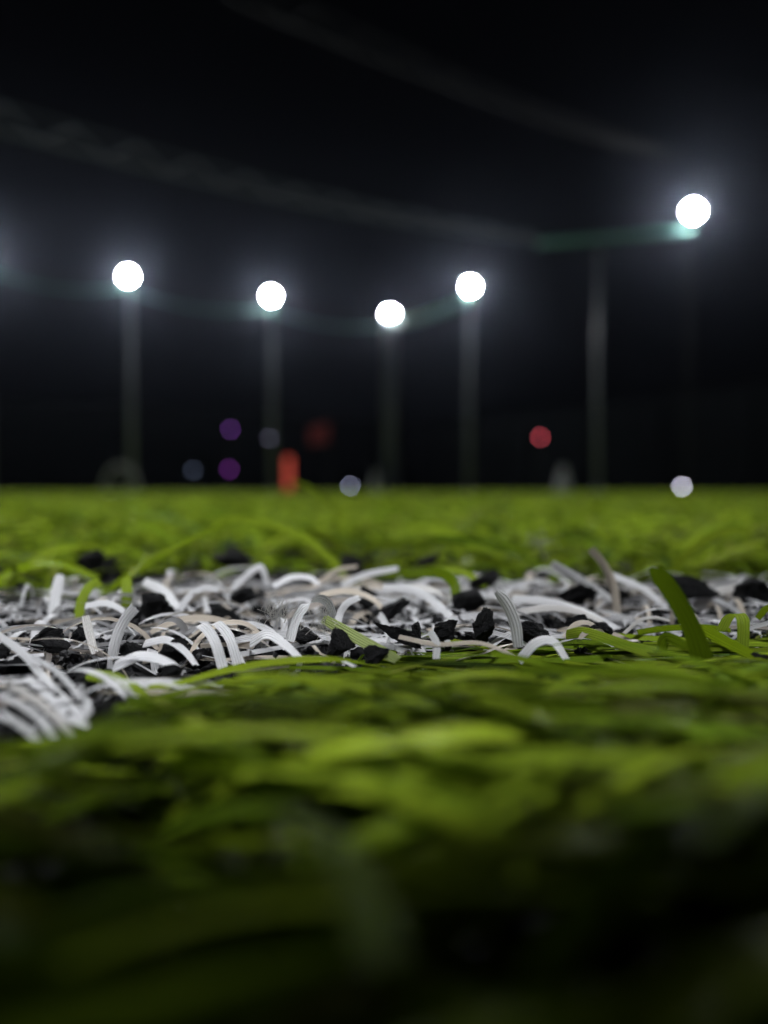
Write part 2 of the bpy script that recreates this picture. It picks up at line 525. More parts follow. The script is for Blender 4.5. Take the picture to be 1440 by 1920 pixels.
def hero(pts, depths, wpx, tint, mat, label=None, group=None, twist=0.35, dtw=0.3, tip=0.85, ridge=0.3, fray=0.0, base=0.85, wdir=None):
    """one blade from photo pixels, each with its own depth in mm; wpx apparent width in photo pixels"""
    W3 = [at(px, py, d / 1000) for (px, py), d in zip(pts, depths)]
    c = catmull(W3, 9)
    S_ = len(c)
    T = np.gradient(c, axis=0); T /= np.linalg.norm(T, axis=1, keepdims=True)
    view = c - np.array(CAMP); view /= np.linalg.norm(view, axis=1, keepdims=True)
    sd = np.cross(T, view); sd /= np.linalg.norm(sd, axis=1, keepdims=True) + 1e-9
    # keep the width direction continuous
    for i in range(1, S_):
        if sd[i] @ sd[i - 1] < 0: sd[i] = -sd[i]
    nn = np.cross(sd, T)
    s = np.linspace(0, 1, S_)
    tw = twist + dtw * (s - 0.5)
    Wd = sd * np.cos(tw)[:, None] + nn * np.sin(tw)[:, None]
    if wdir is not None:                            # blade that curls over: its width keeps one direction
        q = np.array(wdir, float)[None] - T * (T @ np.array(wdir, float))[:, None]
        Wd = q / np.linalg.norm(q, axis=1, keepdims=True); twist = 0
    w = (0.64 if mat is M_WHITE else 0.74) * np.mean(depths) / 1000 * wpx / FPX / math.cos(min(abs(twist), 1.0))
    prof = np.interp(s, [0, 0.25, 0.8, 1.0], [base, 1.0, 1.0, tip])
    ch = ribbons('', c[None], Wd[None], (w * prof)[None], np.array([tint]), 9, None, ridge=ridge)
    V = ch[0].reshape(S_, 9, 3)
    if fray:                                        # ragged cut end
        for kx in range(9):
            V[-1, kx] += T[-1] * w * fray * rng.uniform(-0.6, 0.6)
    else:
        for kx in range(9):
            V[-1, kx] += T[-1] * w * 0.10 * rng.uniform(-1, 1)
    b = V[0, 4].copy()
    o = mesh_from('turf_blade', [ch], mat, tuple(b))
    tag(o, label, 'turf blade', group)
    return o


WH = (0.76, 0.76, 0.79); BE = (0.62, 0.55, 0.47); GY = (0.66, 0.64, 0.63)
GR = (0.17, 0.25, 0.008); GL = (0.24, 0.33, 0.030); GD = (0.10, 0.155, 0.006); GW = (0.30, 0.36, 0.14)
GRPW = 'single white line fibres'; GRPG = 'single green turf fibres'
Wb = [
    ([(208, 1254), (216, 1205), (232, 1165), (254, 1138)], (82, 82, 82, 81), 31, WH, 'upright ribbed white blade with square tip at left of the line', dict(tip=1.05, base=0.7, twist=0.2)),
    ([(98, 1162), (104, 1120), (113, 1078)], (112, 113, 114), 31, WH, 'short blurred upright white blade at left edge below green arch', dict(tip=0.9)),
    ([(543, 1202), (556, 1160), (576, 1132), (598, 1122), (616, 1132), (626, 1156)], (82, 83, 84, 85.5, 87, 88), 27, WH, 'broad white blade bent into a hoop left of the lying green blade', dict(wdir=(0.75, 0.45, 0.5), base=1.0)),
    ([(600, 1116), (650, 1108), (700, 1124), (733, 1163)], (104, 105, 105, 104), 17, BE, 'thin beige blade arching over black granules in mid line', dict(twist=0.9)),
    ([(718, 1102), (778, 1108), (828, 1140), (872, 1186)], (110, 109, 107, 104), 24, WH, 'long straight white blade sloping down right in mid line', dict(twist=0.3)),
    ([(730, 1106), (790, 1102), (840, 1118), (868, 1140)], (116, 116, 115, 114), 16, GY, 'pale white blade arching behind the long sloping white blade', dict(twist=1.0)),
    ([(972, 1214), (966, 1170), (950, 1132), (928, 1106)], (82, 82, 82, 82), 34, WH, 'upright white blade with frayed tip between two black granules', dict(tip=0.45, twist=0.15, fray=1.0)),
    ([(640, 1098), (684, 1078), (746, 1066)], (124, 125, 126), 18, WH, 'straight white blade rising right against green turf in mid background', dict(twist=0.3)),
    ([(588, 1098), (630, 1070), (670, 1062)], (126, 127, 128), 12, BE, 'narrow beige blade rising right beside the hooked white blade', dict(twist=0.3)),
    ([(512, 1100), (545, 1083), (578, 1083), (598, 1096)], (118, 119, 120, 119), 17, WH, 'small white blade arched like a hook before the green turf', dict(twist=0.9)),
    ([(632, 1192), (636, 1156), (650, 1132), (674, 1120)], (94, 95, 95, 95), 21, WH, 'curved white blade rising right behind the white hoop blade', dict(twist=0.3)),
    ([(1148, 1128), (1096, 1094), (1034, 1056)], (118, 119, 120), 27, WH, 'thick pale blade leaning left out of the line at right', dict(twist=0.2)),
    ([(1158, 1154), (1150, 1098), (1130, 1056), (1108, 1030)], (113, 114, 115, 116), 23, BE, 'brownish blade standing up and leaning left behind the tall green blade', dict(twist=0.5, tip=1.1)),
    ([(1024, 1052), (1018, 1034), (1012, 1014)], (142, 142, 142), 13, GW, 'small fuzzy pale blade tip sticking up before far turf', dict(twist=0.3)),
    ([(1146, 1078), (1206, 1104), (1252, 1142)], (118, 117, 115), 19, WH, 'white blade running down right behind the tall green blade', dict(twist=0.9)),
    ([(424, 1120), (455, 1086), (484, 1064), (494, 1072), (502, 1100)], (122, 123, 124, 124, 124), 19, WH, 'white blade folded to a peak at left of mid line', dict(twist=0.3)),
    ([(418, 1252), (404, 1206), (388, 1180), (372, 1172), (352, 1188)], (79.5, 80, 81.5, 83.5, 86), 30, WH, 'broad ribbed white blade curling over at left, left half of a close pair', dict(wdir=(0.9, 0.15, 0.35), tip=1.0, base=1.0, ridge=0.12)),
    ([(446, 1246), (432, 1200), (416, 1176), (402, 1168), (384, 1180)], (80.5, 81, 82.5, 84.5, 87), 28, WH, 'broad ribbed white blade curling over at left, right half of a close pair', dict(wdir=(0.9, 0.15, 0.35), tip=1.0, base=1.0, ridge=0.12)),
    ([(160, 1136), (196, 1131), (226, 1142), (238, 1160)], (100, 100, 100, 100), 17, WH, 'white blade curling down behind the upright square-tipped blade', dict(twist=0.9)),
    ([(-12, 1184), (46, 1228), (96, 1288), (162, 1352)], (78, 74, 68, 61), 24, WH, 'long white blade crossing from left edge down into foreground', dict(twist=0.35)),
    ([(-40, 1262), (30, 1290), (90, 1330), (138, 1380)], (66, 63, 60, 57), 21, GY, 'uppermost of the blurred pale blades at the left edge nearest the lens', dict(twist=0.3)),
    ([(-40, 1296), (20, 1312), (72, 1346), (112, 1394)], (62, 60, 57, 55), 20, WH, 'middle of the blurred white blades at the left edge nearest the lens', dict(twist=0.3)),
    ([(-40, 1334), (8, 1344), (50, 1368), (84, 1400)], (58, 57, 55, 54), 20, WH, 'lowest blurred white blade at the left edge by green turf', dict(twist=0.3)),
    ([(60, 1230), (110, 1262), (150, 1310), (184, 1372)], (72, 69, 65, 61), 17, WH, 'thin white blade running down beside the black granule at near left corner', dict(twist=0.3)),
    ([(52, 1270), (98, 1312), (130, 1345), (170, 1362)], (68, 65, 62, 60), 22, WH, 'white blade under the long crossing white blade at left', dict(twist=0.9)),
    ([(214, 1250), (262, 1231), (310, 1240), (344, 1262)], (79, 78, 77, 77), 27, WH, 'white blade arched low over the black granule at left', dict(twist=1.0)),
    ([(270, 1207), (312, 1200), (345, 1220), (368, 1248)], (82, 81, 80, 79), 21, WH, 'white blade arching right beside the close ribbed pair', dict(twist=0.9)),
    ([(470, 1205), (500, 1190), (530, 1205), (562, 1234)], (84, 82, 80, 79), 26, WH, 'white blade crossing the foot of the white hoop blade', dict(twist=0.9)),
    ([(1170, 1188), (1200, 1163), (1228, 1158), (1256, 1164)], (92, 93, 94, 94), 10, GY, 'thin white arch left of the tall green blade', dict(twist=0.9)),
    ([(1058, 1196), (1078, 1172), (1102, 1168), (1126, 1182)], (90, 91, 92, 92), 15, BE, 'small beige loop beside the pale green blade', dict(twist=0.9)),
    ([(748, 1194), (820, 1208), (900, 1206), (966, 1230)], (81, 80, 79, 77), 13, BE, 'long thin beige blade lying across the line centre', dict(twist=1.0)),
    ([(972, 1240), (1004, 1206), (1036, 1202), (1062, 1236)], (79, 79, 79, 78), 26, WH, 'folded white blade lying on the near edge right of centre', dict(twist=0.9)),
    ([(818, 1236), (818, 1206), (806, 1184)], (79, 80, 81), 22, WH, 'short white blade stub before the pointed black granule', dict(twist=0.3)),
    ([(160, 1155), (168, 1190), (178, 1226)], (86, 85, 84), 24, GY, 'pale grey blade leaning behind the upright square-tipped blade', dict(twist=0.3)),
    ([(270, 1090), (310, 1112), (335, 1150), (350, 1168)], (116, 115, 112, 110), 30, WH, 'broad blurred white blade dipping right behind black granule at left', dict(twist=0.3)),
    ([(330, 1160), (352, 1122), (380, 1104), (410, 1105)], (108, 109, 110, 110), 20, WH, 'white blade arching up and right from the broad blurred blade', dict(twist=0.3)),
    ([(960, 1122), (1030, 1128), (1100, 1150), (1160, 1180)], (112, 110, 106, 102), 22, WH, 'long white blade lying to the right behind black granules', dict(twist=1.0)),
    ([(965, 1150), (1020, 1140), (1080, 1146), (1130, 1166)], (102, 102, 100, 98), 18, GY, 'pale blade lying below the long right-hand white blade', dict(twist=1.0)),
    ([(1300, 1140), (1345, 1112), (1400, 1095)], (114, 115, 116), 24, GY, 'greyish white blade rising right between granules at right edge', dict(twist=0.3)),
]
for pts, ds, w, tint, lab, kw in Wb:
    hero(pts, ds, w, tint, M_WHITE, lab, GRPW, **kw)
Gb = [
    ([(1316, 1236), (1298, 1180), (1266, 1120), (1240, 1082), (1228, 1062)], (76, 75, 74, 73, 72), 46, GD, 'tall dark green blade standing up at right', dict(twist=0.25, tip=0.7, base=1.2)),
    ([(1392, 1222), (1394, 1182), (1392, 1160), (1382, 1150), (1366, 1158), (1352, 1184)], (82, 82.3, 83, 84.5, 87, 89), 36, GL, 'ribbed green blade curled over at right edge', dict(wdir=(0.97, 0.25, 0.0), tip=1.0, base=1.0, ridge=0.1)),
    ([(606, 1160), (648, 1184), (694, 1210), (746, 1238)], (86, 84, 82, 79), 29, GW, 'pale green blade lying over the line beside a black granule', dict(twist=0.3)),
    ([(1062, 1190), (1096, 1186), (1150, 1202), (1220, 1226)], (85, 83, 81, 78), 27, GL, 'light green blade with split tip reaching left over the line', dict(twist=0.5, fray=0.5)),
    ([(1090, 1180), (1120, 1194), (1170, 1206), (1230, 1216)], (87, 86, 84, 82), 14, GL, 'narrow light green blade beside the split-tip green blade', dict(twist=0.9)),
    ([(1316, 1178), (1362, 1204), (1420, 1234)], (84, 81, 78), 28, GR, 'green blade sloping down right below the curled blade', dict(twist=0.9)),
    ([(1195, 1186), (1250, 1178), (1320, 1176), (1370, 1182)], (90, 90, 90, 89), 15, GR, 'flat green blade lying behind the tall green blade', dict(twist=0.6)),
    ([(1240, 1220), (1250, 1196), (1290, 1214)], (80, 80, 78), 28, GD, 'short folded dark green blade at foot of the tall one', dict(twist=0.3)),
    ([(-20, 1098), (50, 1062), (110, 1058), (184, 1084)], (126, 128, 130, 130), 21, GR, 'green blade arching across the left edge above white line', dict(twist=0.9)),
    ([(148, 1168), (152, 1130), (166, 1102), (188, 1090)], (106, 107, 108, 110), 24, GL, 'bright green blade hanging down into the line at left', dict(twist=0.3)),
    ([(190, 1120), (236, 1084), (300, 1042), (430, 976)], (132, 134, 138, 142), 17, GR, 'long green blade rising right over blurred turf at left', dict(twist=0.3)),
    ([(236, 1140), (238, 1112), (236, 1082)], (112, 112, 113), 27, GL, 'stubby green blade standing between white blades at left', dict(twist=0.3)),
    ([(756, 1076), (820, 1074), (850, 1092), (856, 1126)], (118, 116, 113, 111), 26, GD, 'dark green blade folded down over mid line', dict(twist=0.3)),
    ([(1420, 1160), (1440, 1140), (1470, 1150)], (92, 92, 92), 16, GR, 'green blade loop cut by the right edge', dict(twist=0.3)),
    ([(820, 1068), (870, 1074), (910, 1100)], (126, 124, 121), 17, GL, 'light green blade drooping right at far side of line', dict(twist=0.3)),
    ([(168, 1264), (222, 1276), (270, 1308), (292, 1345)], (72, 70, 67, 64), 30, GL, 'light green blade bending down at near left line edge', dict(twist=0.9)),
    ([(640, 960), (590, 920), (560, 905), (548, 900)], (190, 188, 187, 186), 8, GR, 'thin green blade tip rising against far turf', dict(twist=0.3)),
]
for pts, ds, w, tint, lab, kw in Gb:
    hero(pts, ds, w, tint, M_GREEN, lab, GRPG, **kw)



def fuzz(px, py, d, n, label):
    """wad of hair-fine split fibre ends"""
    c = np.array(at(px, py, d / 1000))
    t = np.linspace(0, 1, 10)
    P = np.zeros((n, 10, 3))
    for i in range(n):
        a, e = rng.uniform(0, 2 * math.pi), rng.uniform(0.0, 1.2)
        L = rng.uniform(0.0012, 0.0032)
        k1, k2 = rng.normal(0, 2.2, 2)
        dd = np.stack([np.cos(e + k1 * t) * np.cos(a + k2 * t), np.cos(e + k1 * t) * np.sin(a + k2 * t), np.sin(e + k1 * t)], -1) * L / 9
        P[i] = c + rng.normal(0, 0.0006, 3) + np.cumsum(dd, 0)
    T = np.gradient(P, axis=1)
    Wd = np.cross(T, [0, 1.0, 0.001]); Wd /= np.linalg.norm(Wd, axis=2, keepdims=True) + 1e-12
    o = mesh_from('fibre_fuzz', [ribbons('', P, Wd, np.full((n, 10), 0.00005), np.tile(np.array([[0.7, 0.68, 0.64]]), (n, 1)), 2, None)], M_WHITE, tuple(c))
    tag(o, label, 'fibre fuzz', 'wads of split fibre ends')


fuzz(522, 1158, 86, 60, 'pale fuzzy wad of split fibres left of the white hoop blade')
fuzz(604, 1172, 86, 55, 'pale fuzzy wad of split fibres at the upper end of the lying green blade')
fuzz(1016, 1020, 141, 30, 'blurred fuzzy fibre ends before the far turf')

green = mesh_from('green_turf', green_chunks, M_GREEN)
tag(green, 'green artificial grass fibres covering the pitch on both sides of the line', 'artificial grass', kind='stuff')
white = mesh_from('white_line_turf', white_chunks, M_WHITE)
tag(white, 'white turf fibres forming the pitch marking line', 'white line', kind='stuff')


# ------------------------------------------------------------------ black rubber granules
def granule_mesh(seed, flat=0.0):
    """jagged crumb of unit half-size: an icosphere cut by random planes, then roughened"""
    r = np.random.default_rng(seed)
    bm = bmesh.new()
    bmesh.ops.create_icosphere(bm, subdivisions=5, radius=1.25)
    planes = []
    for _ in range(9):
        d = r.normal(0, 1, 3); d /= np.linalg.norm(d)
        planes.append((Vector(d), r.uniform(0.5, 0.95)))
    off = Vector(r.uniform(0, 50, 3))
    for v in bm.verts:
        for d, h in planes:
            q = v.co.dot(d)
            if q > h: v.co -= d * (q - h)
    for v in bm.verts:
        n1 = noise.noise(v.co * 1.6 + off); n2 = noise.noise(v.co * 4.5 + off); n3 = noise.noise(v.co * 11 + off)
        n4 = noise.noise(v.co * 22 + off)
        v.co *= 1.06 + 0.26 * n1 + 0.34 * (0.35 - abs(n2)) + 0.22 * (0.3 - abs(n3)) + 0.08 * n4
    me = bpy.data.meshes.new('rubber_granule')
    bm.to_mesh(me); bm.free()
    return me


def add_granule(loc, s, rot, seed, label, group, me=None):
    if me is None:
        me = granule_mesh(seed)
        me.materials.append(M_RUBBER)
    o = bpy.data.objects.new('rubber_granule', me)
    C.objects.link(o)
    o.location = loc; o.scale = s; o.rotation_euler = rot
    tag(o, label, 'rubber granule', group)
    return o


GRPR = 'black rubber granules on the line'
Gr = [  # centre px, size px, depth mm, label
    (640, 1206, 46, 46, 83, 'blocky black granule left of the pair under the pale green blade'),
    (702, 1226, 66, 32, 80, 'wide low black granule under the pale green blade'),
    (742, 1188, 84, 30, 87, 'long flat black flake behind the pale green blade'),
    (780, 1184, 30, 32, 88, 'small black crumb at the right end of the long flake'),
    (838, 1180, 50, 36, 85, 'pointed black granule leaning left at line centre'),
    (908, 1176, 40, 56, 84, 'upright black granule left of the frayed white blade'),
    (1006, 1186, 62, 36, 85, 'black granule with jagged top right of the frayed white blade'),
    (1075, 1166, 40, 26, 94, 'black granule between the white blades right of centre'),
    (1124, 1182, 46, 22, 92, 'low black granule above the light green blade'),
    (322, 1262, 46, 40, 76, 'black granule beneath the low arched white blade at left'),
    (250, 1224, 44, 36, 83, 'black granule behind the upright square-tipped blade'),
    (86, 1194, 52, 34, 88, 'black granule under pale blades at far left'),
    (110, 1212, 60, 26, 85, 'low wide black granule at left in front of another'),
    (150, 1192, 30, 26, 90, 'little black granule left of the upright white blade'),
    (2, 1226, 34, 64, 82, 'black granule cut by the left edge of the picture'),
    (330, 1222, 50, 36, 81, 'black granule right of the arching white blade'),
    (570, 1190, 56, 30, 88, 'black granule seen through the white hoop blade'),
    (500, 1178, 30, 26, 94, 'black granule left of the white hoop blade'),
    (290, 1142, 60, 50, 106, 'large blurred black granule at left behind white blades'),
    (412, 1162, 62, 40, 104, 'blurred black granule above the close ribbed pair'),
    (446, 1180, 50, 30, 98, 'dark granule right of the close ribbed pair'),
    (452, 1116, 50, 26, 116, 'black granule under the white folded peak'),
    (170, 1046, 46, 36, 140, 'round blurred black granule lying in green turf at left'),
    (440, 1044, 70, 26, 142, 'blurred black granule among green blades left of centre'),
    (690, 1120, 46, 34, 112, 'black granule inside the thin beige arch'),
    (728, 1148, 64, 30, 104, 'black granule under the right end of the beige arch'),
    (884, 1122, 66, 50, 110, 'large blurred black granule right of the sloping blade'),
    (905, 1088, 56, 32, 122, 'blurred black granule before the far turf at centre right'),
    (800, 1054, 44, 16, 152, 'flat dark granule deep in green turf at centre'),
    (1084, 1116, 70, 34, 118, 'black granule under the leaning pale blade at right'),
    (1300, 1106, 92, 40, 116, 'widest blurred black granule right of the tall green blade'),
    (1408, 1112, 70, 44, 114, 'blurred black granule near the right edge'),
    (196, 1352, 44, 62, 58, 'tall blurred black granule at near left corner of the line'),
    (1430, 1238, 40, 36, 78, 'black granule at right edge below the curled green blade'),
    (1160, 1112, 46, 24, 122, 'dark granule beneath the brownish standing blade'),
]
for i, (px, py, sx, sy, d, lab) in enumerate(Gr):
    dm = d / 1000
    loc = at(px, py, dm)
    hx, hz = sx / 2 / FPX * dm, sy / 2 / FPX * dm
    r = np.random.default_rng(100 + i)
    add_granule(loc, (hx * 0.88, (hx + hz) * 0.38, hz * 0.88), (r.normal(0, .12), r.normal(0, .2), r.normal(0, .3)), 300 + i, lab, GRPR)

crumbs = []
for i in range(10):
    m_ = granule_mesh(500 + i); m_.materials.append(M_RUBBER); crumbs.append(m_)
cnt = 0
while cnt < 150:
    y_ = rng.uniform(0.066, 0.15); x_ = rng.uniform(-0.56 * y_ - 0.01, 0.56 * y_ + 0.01)
    if not is_white(np.array([[x_, y_, 0.0]]))[0]: continue
    s_ = rng.uniform(0.0007, 0.0013)
    o = add_granule((x_, y_, s_ * rng.uniform(0.1, 0.7)), tuple(s_ * rng.uniform(0.7, 1.25, 3)), tuple(rng.uniform(0, 6.28, 3)), 0,
                    'small black crumb half hidden among the white fibres', 'small crumbs in the white fibres', crumbs[cnt % 10])
    cnt += 1

for i in range(60):
    y_ = rng.uniform(0.152, 0.30); x_ = rng.uniform(-0.54 * y_, 0.54 * y_); s_ = rng.uniform(0.0011, 0.0024)
    add_granule((x_, y_, s_ * rng.uniform(0.5, 1.3)), tuple(s_ * rng.uniform(0.7, 1.25, 3)), tuple(rng.uniform(0, 6.28, 3)), 0,
                'black crumb lying in the green turf beyond the line', 'crumbs in the green turf beyond the line', crumbs[i % 10])

# loose infill that nobody could count: low crumbs across the ground in front of the lens
bmi = bmesh.new()
bmesh.ops.create_icosphere(bmi, subdivisions=1, radius=1.0)
bmi.verts.ensure_lookup_table()
ico = np.array([v.co[:] for v in bmi.verts]); icf = np.array([[v.index for v in f.verts] for f in bmi.faces]); bmi.free()
p = scatter(0.012, 0.30, 0.0030, 0.035)
p[:, 2] = np.where(is_white(p), -0.0012, -0.0004)
fine = scatter(0.058, 0.155, 0.0021, 0.03); fine = fine[is_white(fine) & (rng.random(len(fine)) < 0.5)]; fine[:, 2] = rng.uniform(0.0, 0.0016, len(fine))
n0 = len(p); p = np.concatenate([p, fine]); nI = len(p)
sz = rng.uniform(0.0007, 0.0015, (nI, 1, 3))
sz[n0:] = rng.uniform(0.00022, 0.00050, (nI - n0, 1, 3))
V = ico[None] * sz * (1 + rng.uniform(-0.35, 0.3, (nI, len(ico), 1))) + (p + np.stack([0 * p[:, 0], 0 * p[:, 0], rng.uniform(-0.001, 0.0005, nI)], -1))[:, None]
F = icf[None] + (np.arange(nI) * len(ico))[:, None, None]
me = bpy.data.meshes.new('rubber_infill')
me.from_pydata(V.reshape(-1, 3).tolist(), [], F.reshape(-1, 3).tolist())
inf = link('rubber_infill', me, M_RUBBER)
tag(inf, 'loose bed of crushed black rubber between the turf fibres', 'rubber infill', kind='stuff')


# ------------------------------------------------------------------ floodlights
def floodlight(px, py, d, label, pole_r=0.11, dark=False, loc=None, h=None, lens=None):
    if loc is None:
        hp = at(px, py, d)
    else:
        hp = Vector((loc[0], loc[1], h))
    root = empty('floodlight', (hp.x, hp.y, 0))
    tag(root, label, 'floodlight', 'floodlights around the pitch')
    H = hp.z
    b = bmesh.new()
    add_tube(b, [(0, 0.25, -0.0), (0, 0.25, H * 0.5), (0, 0.25, H + 0.15)], [pole_r * 1.15, pole_r, pole_r * 0.85], 14)
    obj('pole', b, M_DARKSTEEL if dark else M_STEEL, root, True)
    b = bmesh.new()
    add_lathe(b, [(pole_r * 2.2, 0.0), (pole_r * 2.2, 0.04), (pole_r * 1.3, 0.05), (pole_r * 1.3, 0.12)], 16, Matrix.Translation((0, 0.25, 0)))
    obj('base_plate', b, M_DARKSTEEL if dark else M_STEEL, root)
    # head aims at the middle of the pitch, tilted down
    aim = Vector((0.0, 4.0, 0.0)) - hp
    aim.normalize()
    q = aim.to_track_quat('Z', 'Y').to_matrix()
    m4 = Matrix.Translation((0, 0, H)) @ q.to_4x4()
    b = bmesh.new()
    add_lathe(b, [(0.10, -0.30), (0.16, -0.28), (0.22, -0.06), (0.245, 0.0), (0.245, 0.03), (0.205, 0.03), (0.185, 0.005)], 28, m4)
    hd = obj('lamp_head', b, M_HOUSING, root)
    b = bmesh.new()
    add_lathe(b, [(0.172, 0.012), (0.172, 0.022), (0.13, 0.030)], 28, m4)
    obj('lens', b, lens or M_LAMP, hd)
    b = bmesh.new()
    add_tube(b, [(0, 0.25, H - 0.05), (0, 0.12, H - 0.02), tuple(m4 @ Vector((0, 0, -0.27)))], 0.035, 8)
    obj('bracket', b, M_DARKSTEEL, root)
    return hp


FL = [(-33, 480, 27.0, 'lit floodlight cut off by the left edge of the picture', 0.11, False),
      (240, 518, 29.5, 'lit white floodlight on grey pole standing leftmost in full view', 0.10, False),
      (508, 555, 32.4, 'lit white floodlight on grey pole left of the corner one', 0.125, False),
      (731, 589, 35.9, 'smallest and lowest lit floodlight on the corner pole', 0.36, False),  # pole thickened so that it looks brighter when blurred
      (882, 537, 31.0, 'lit floodlight on grey pole just right of the corner one', 0.105, False),
      (1300, 396, 22.3, 'largest and highest lit floodlight at upper right', 0.03, True)]
HP = [floodlight(*f) for f in FL]
for (x, y, h, lab) in [(14.6, 13.7, 7.9, 'lit floodlight beside the pitch outside the right edge'),
                       (-20.0, 22.5, 8.0, 'lit floodlight beside the pitch outside the left edge'),
                       (-4.4, -9.6, 8.0, 'lit floodlight behind the camera on the left side'),
                       (1.0, -1.95, 8.2, 'unseen floodlight added close behind the camera high above the line')]:  # added key lamp, set steeply so the phone's shadow ends close to the lens
    floodlight(0, 0, 0, lab, 0.12, False, (x, y), h, M_LAMP if y > 0 else (M_KEYLAMP if x > 0 else M_NEARLAMP))

# plain net post between the two right-hand floodlights
pt = at(1124, 476, 25.4)
post = empty('net_post', (pt.x, pt.y, 0))
tag(post, 'tall grey net post without lamp right of the red light', 'post')
b = bmesh.new(); add_tube(b, [(0, 0, 0), (-0.05, 0, pt.z * 0.5), (0, 0, pt.z)], [0.09, 0.08, 0.075], 14); obj('pole', b, M_STEEL, post, True)
b = bmesh.new(); add_lathe(b, [(0.3, 0), (0.3, 0.04), (0.18, 0.05), (0.18, 0.12)], 16); obj('base_plate', b, M_STEEL, post)
b = bmesh.new(); add_lathe(b, [(0.15, pt.z), (0.15, pt.z + 0.03), (0.05, pt.z + 0.06)], 16); obj('cap', b, M_STEEL, post)


# ------------------------------------------------------------------ net cables
def sag(a, c, drop, n=24):
    a, c = Vector(a), Vector(c)
    return [a.lerp(c, i / n) - Vector((0, 0, drop * 4 * (i / n) * (1 - i / n))) for i in range(n + 1)]


def net_cable(a, c, drop, label, r, fold, period, mat, group, taper=1.0):
    """support cable with the bunched edge of the net laced to it in a zigzag"""
    root = empty('net_cable', tuple(a))
    tag(root, label, 'net cable', group)
    o = Vector(a)
    pts = [p - o for p in sag(a, c, drop)]
    b = bmesh.new(); add_tube(b, pts, [r * (1 + (taper - 1) * i / (len(pts) - 1)) for i in range(len(pts))], 8); obj('cable', b, mat, root, True)
    if fold > 0:
        L = (Vector(c) - o).length
        nz = max(4, int(L / period))
        z = []
        for i in range(nz * 2 + 1):
            f = i / (nz * 2)
            q = Vector(a).lerp(Vector(c), f) - Vector((0, 0, drop * 4 * f * (1 - f))) - o
            up = fold * (1 - 0.65 * f) * (0.85 + 0.3 * random.random())
            z.append(q + Vector((0, 0, up if i % 2 else 0.02)))
        b = bmesh.new(); add_tube(b, z, [r * 0.8 * (1 + (taper - 1) * i / (len(z) - 1)) for i in range(len(z))], 6); obj('lacing', b, mat, root)
        b = bmesh.new(); add_tube(b, [p + Vector((0, 0, fold * (1 - 0.65 * i / (len(pts) - 1)))) for i, p in enumerate(pts)], r * 0.35, 6)
        obj('upper_cord', b, mat, root)
    return root


GN = 'net cables strung above the pitch'
net_cable(tuple(at(-60, 228, 15.0)), tuple(at(1010, 452, 24.0)), 0.30, 'sagging grey net cable with zigzag lacing across the upper left', 0.055, 0.55, 1.25, M_LITCORD, GN, 0.6)
net_cable(tuple(at(420, -10, 12.6)), tuple(at(1275, 300, 22.0)), 0.25, 'faint grey net cable with zigzag lacing at the top right', 0.05, 0.50, 1.2, M_DIMCORD, GN, 0.15)  # thins to the right so the end by the lamp looks dimmer


def off(p, dz): return (p.x, p.y + 0.05, p.z + dz)


net_cable(off(HP[5], -0.55), tuple(at(1010, 456, 24.6)), 0.0, 'green net cable ending below the largest floodlight', 0.10, 0.0, 1, M_CORD, GN)
net_cable(off(HP[4], -0.45), off(HP[3], -0.50), 0.15, 'green net cable between the corner floodlight and its right neighbour', 0.20, 0.0, 1, M_CORD, GN)
net_cable(off(HP[3], -0.5), off(HP[2], -0.6), 0.35, 'green net cable left of the corner floodlight', 0.055, 0.0, 1, M_CORD, GN)
net_cable(off(HP[2], -0.5), off(HP[1], -0.5), 0.4, 'green net cable between the two left floodlights', 0.04, 0.0, 1, M_CORD, GN)
net_cable(off(HP[1], -0.4), off(HP[0], -0.4), 0.4, 'green net cable running off to the left edge', 0.035, 0.0, 1, M_CORD, GN)


# ------------------------------------------------------------------ dark wall round the pitch
def wall(a, c, h, label):
    a, c = Vector(a), Vector(c)
    mid = (a + c) / 2; d = c - a
    root = empty('perimeter_wall', (mid.x, mid.y, 0), math.atan2(d.y, d.x))
    tag(root, label, 'wall', 'perimeter walls')
    L = d.length
    b = bmesh.new(); add_box(b, (0, 0, h / 2), (L, 0.22, h)); obj('panel', b, M_WALL, root)
    b = bmesh.new(); add_box(b, (0, 0, h + 0.062), (L, 0.30, 0.12), None, 0.02); obj('coping', b, M_WALL, root)
    b = bmesh.new()
    n_ = int(L / 3)
    for i in range(n_ + 1):
        add_box(b, (-L / 2 + 0.2 + i * (L - 0.4) / n_, -0.17 * (1 if True else 0), h / 2 - 0.02), (0.25, 0.12, h - 0.05))
    obj('piers', b, M_WALL, root)


corner = Vector((0.6, 38.2, 0))
wall((-32, 19.5, 0), (0.3, 38.4, 0), 3.5, 'dark wall running along the left side behind the floodlight poles')
wall((0.5, 38.4, 0), (26.0, -1.5, 0), 3.0, 'dark wall running along the right side behind the net post')


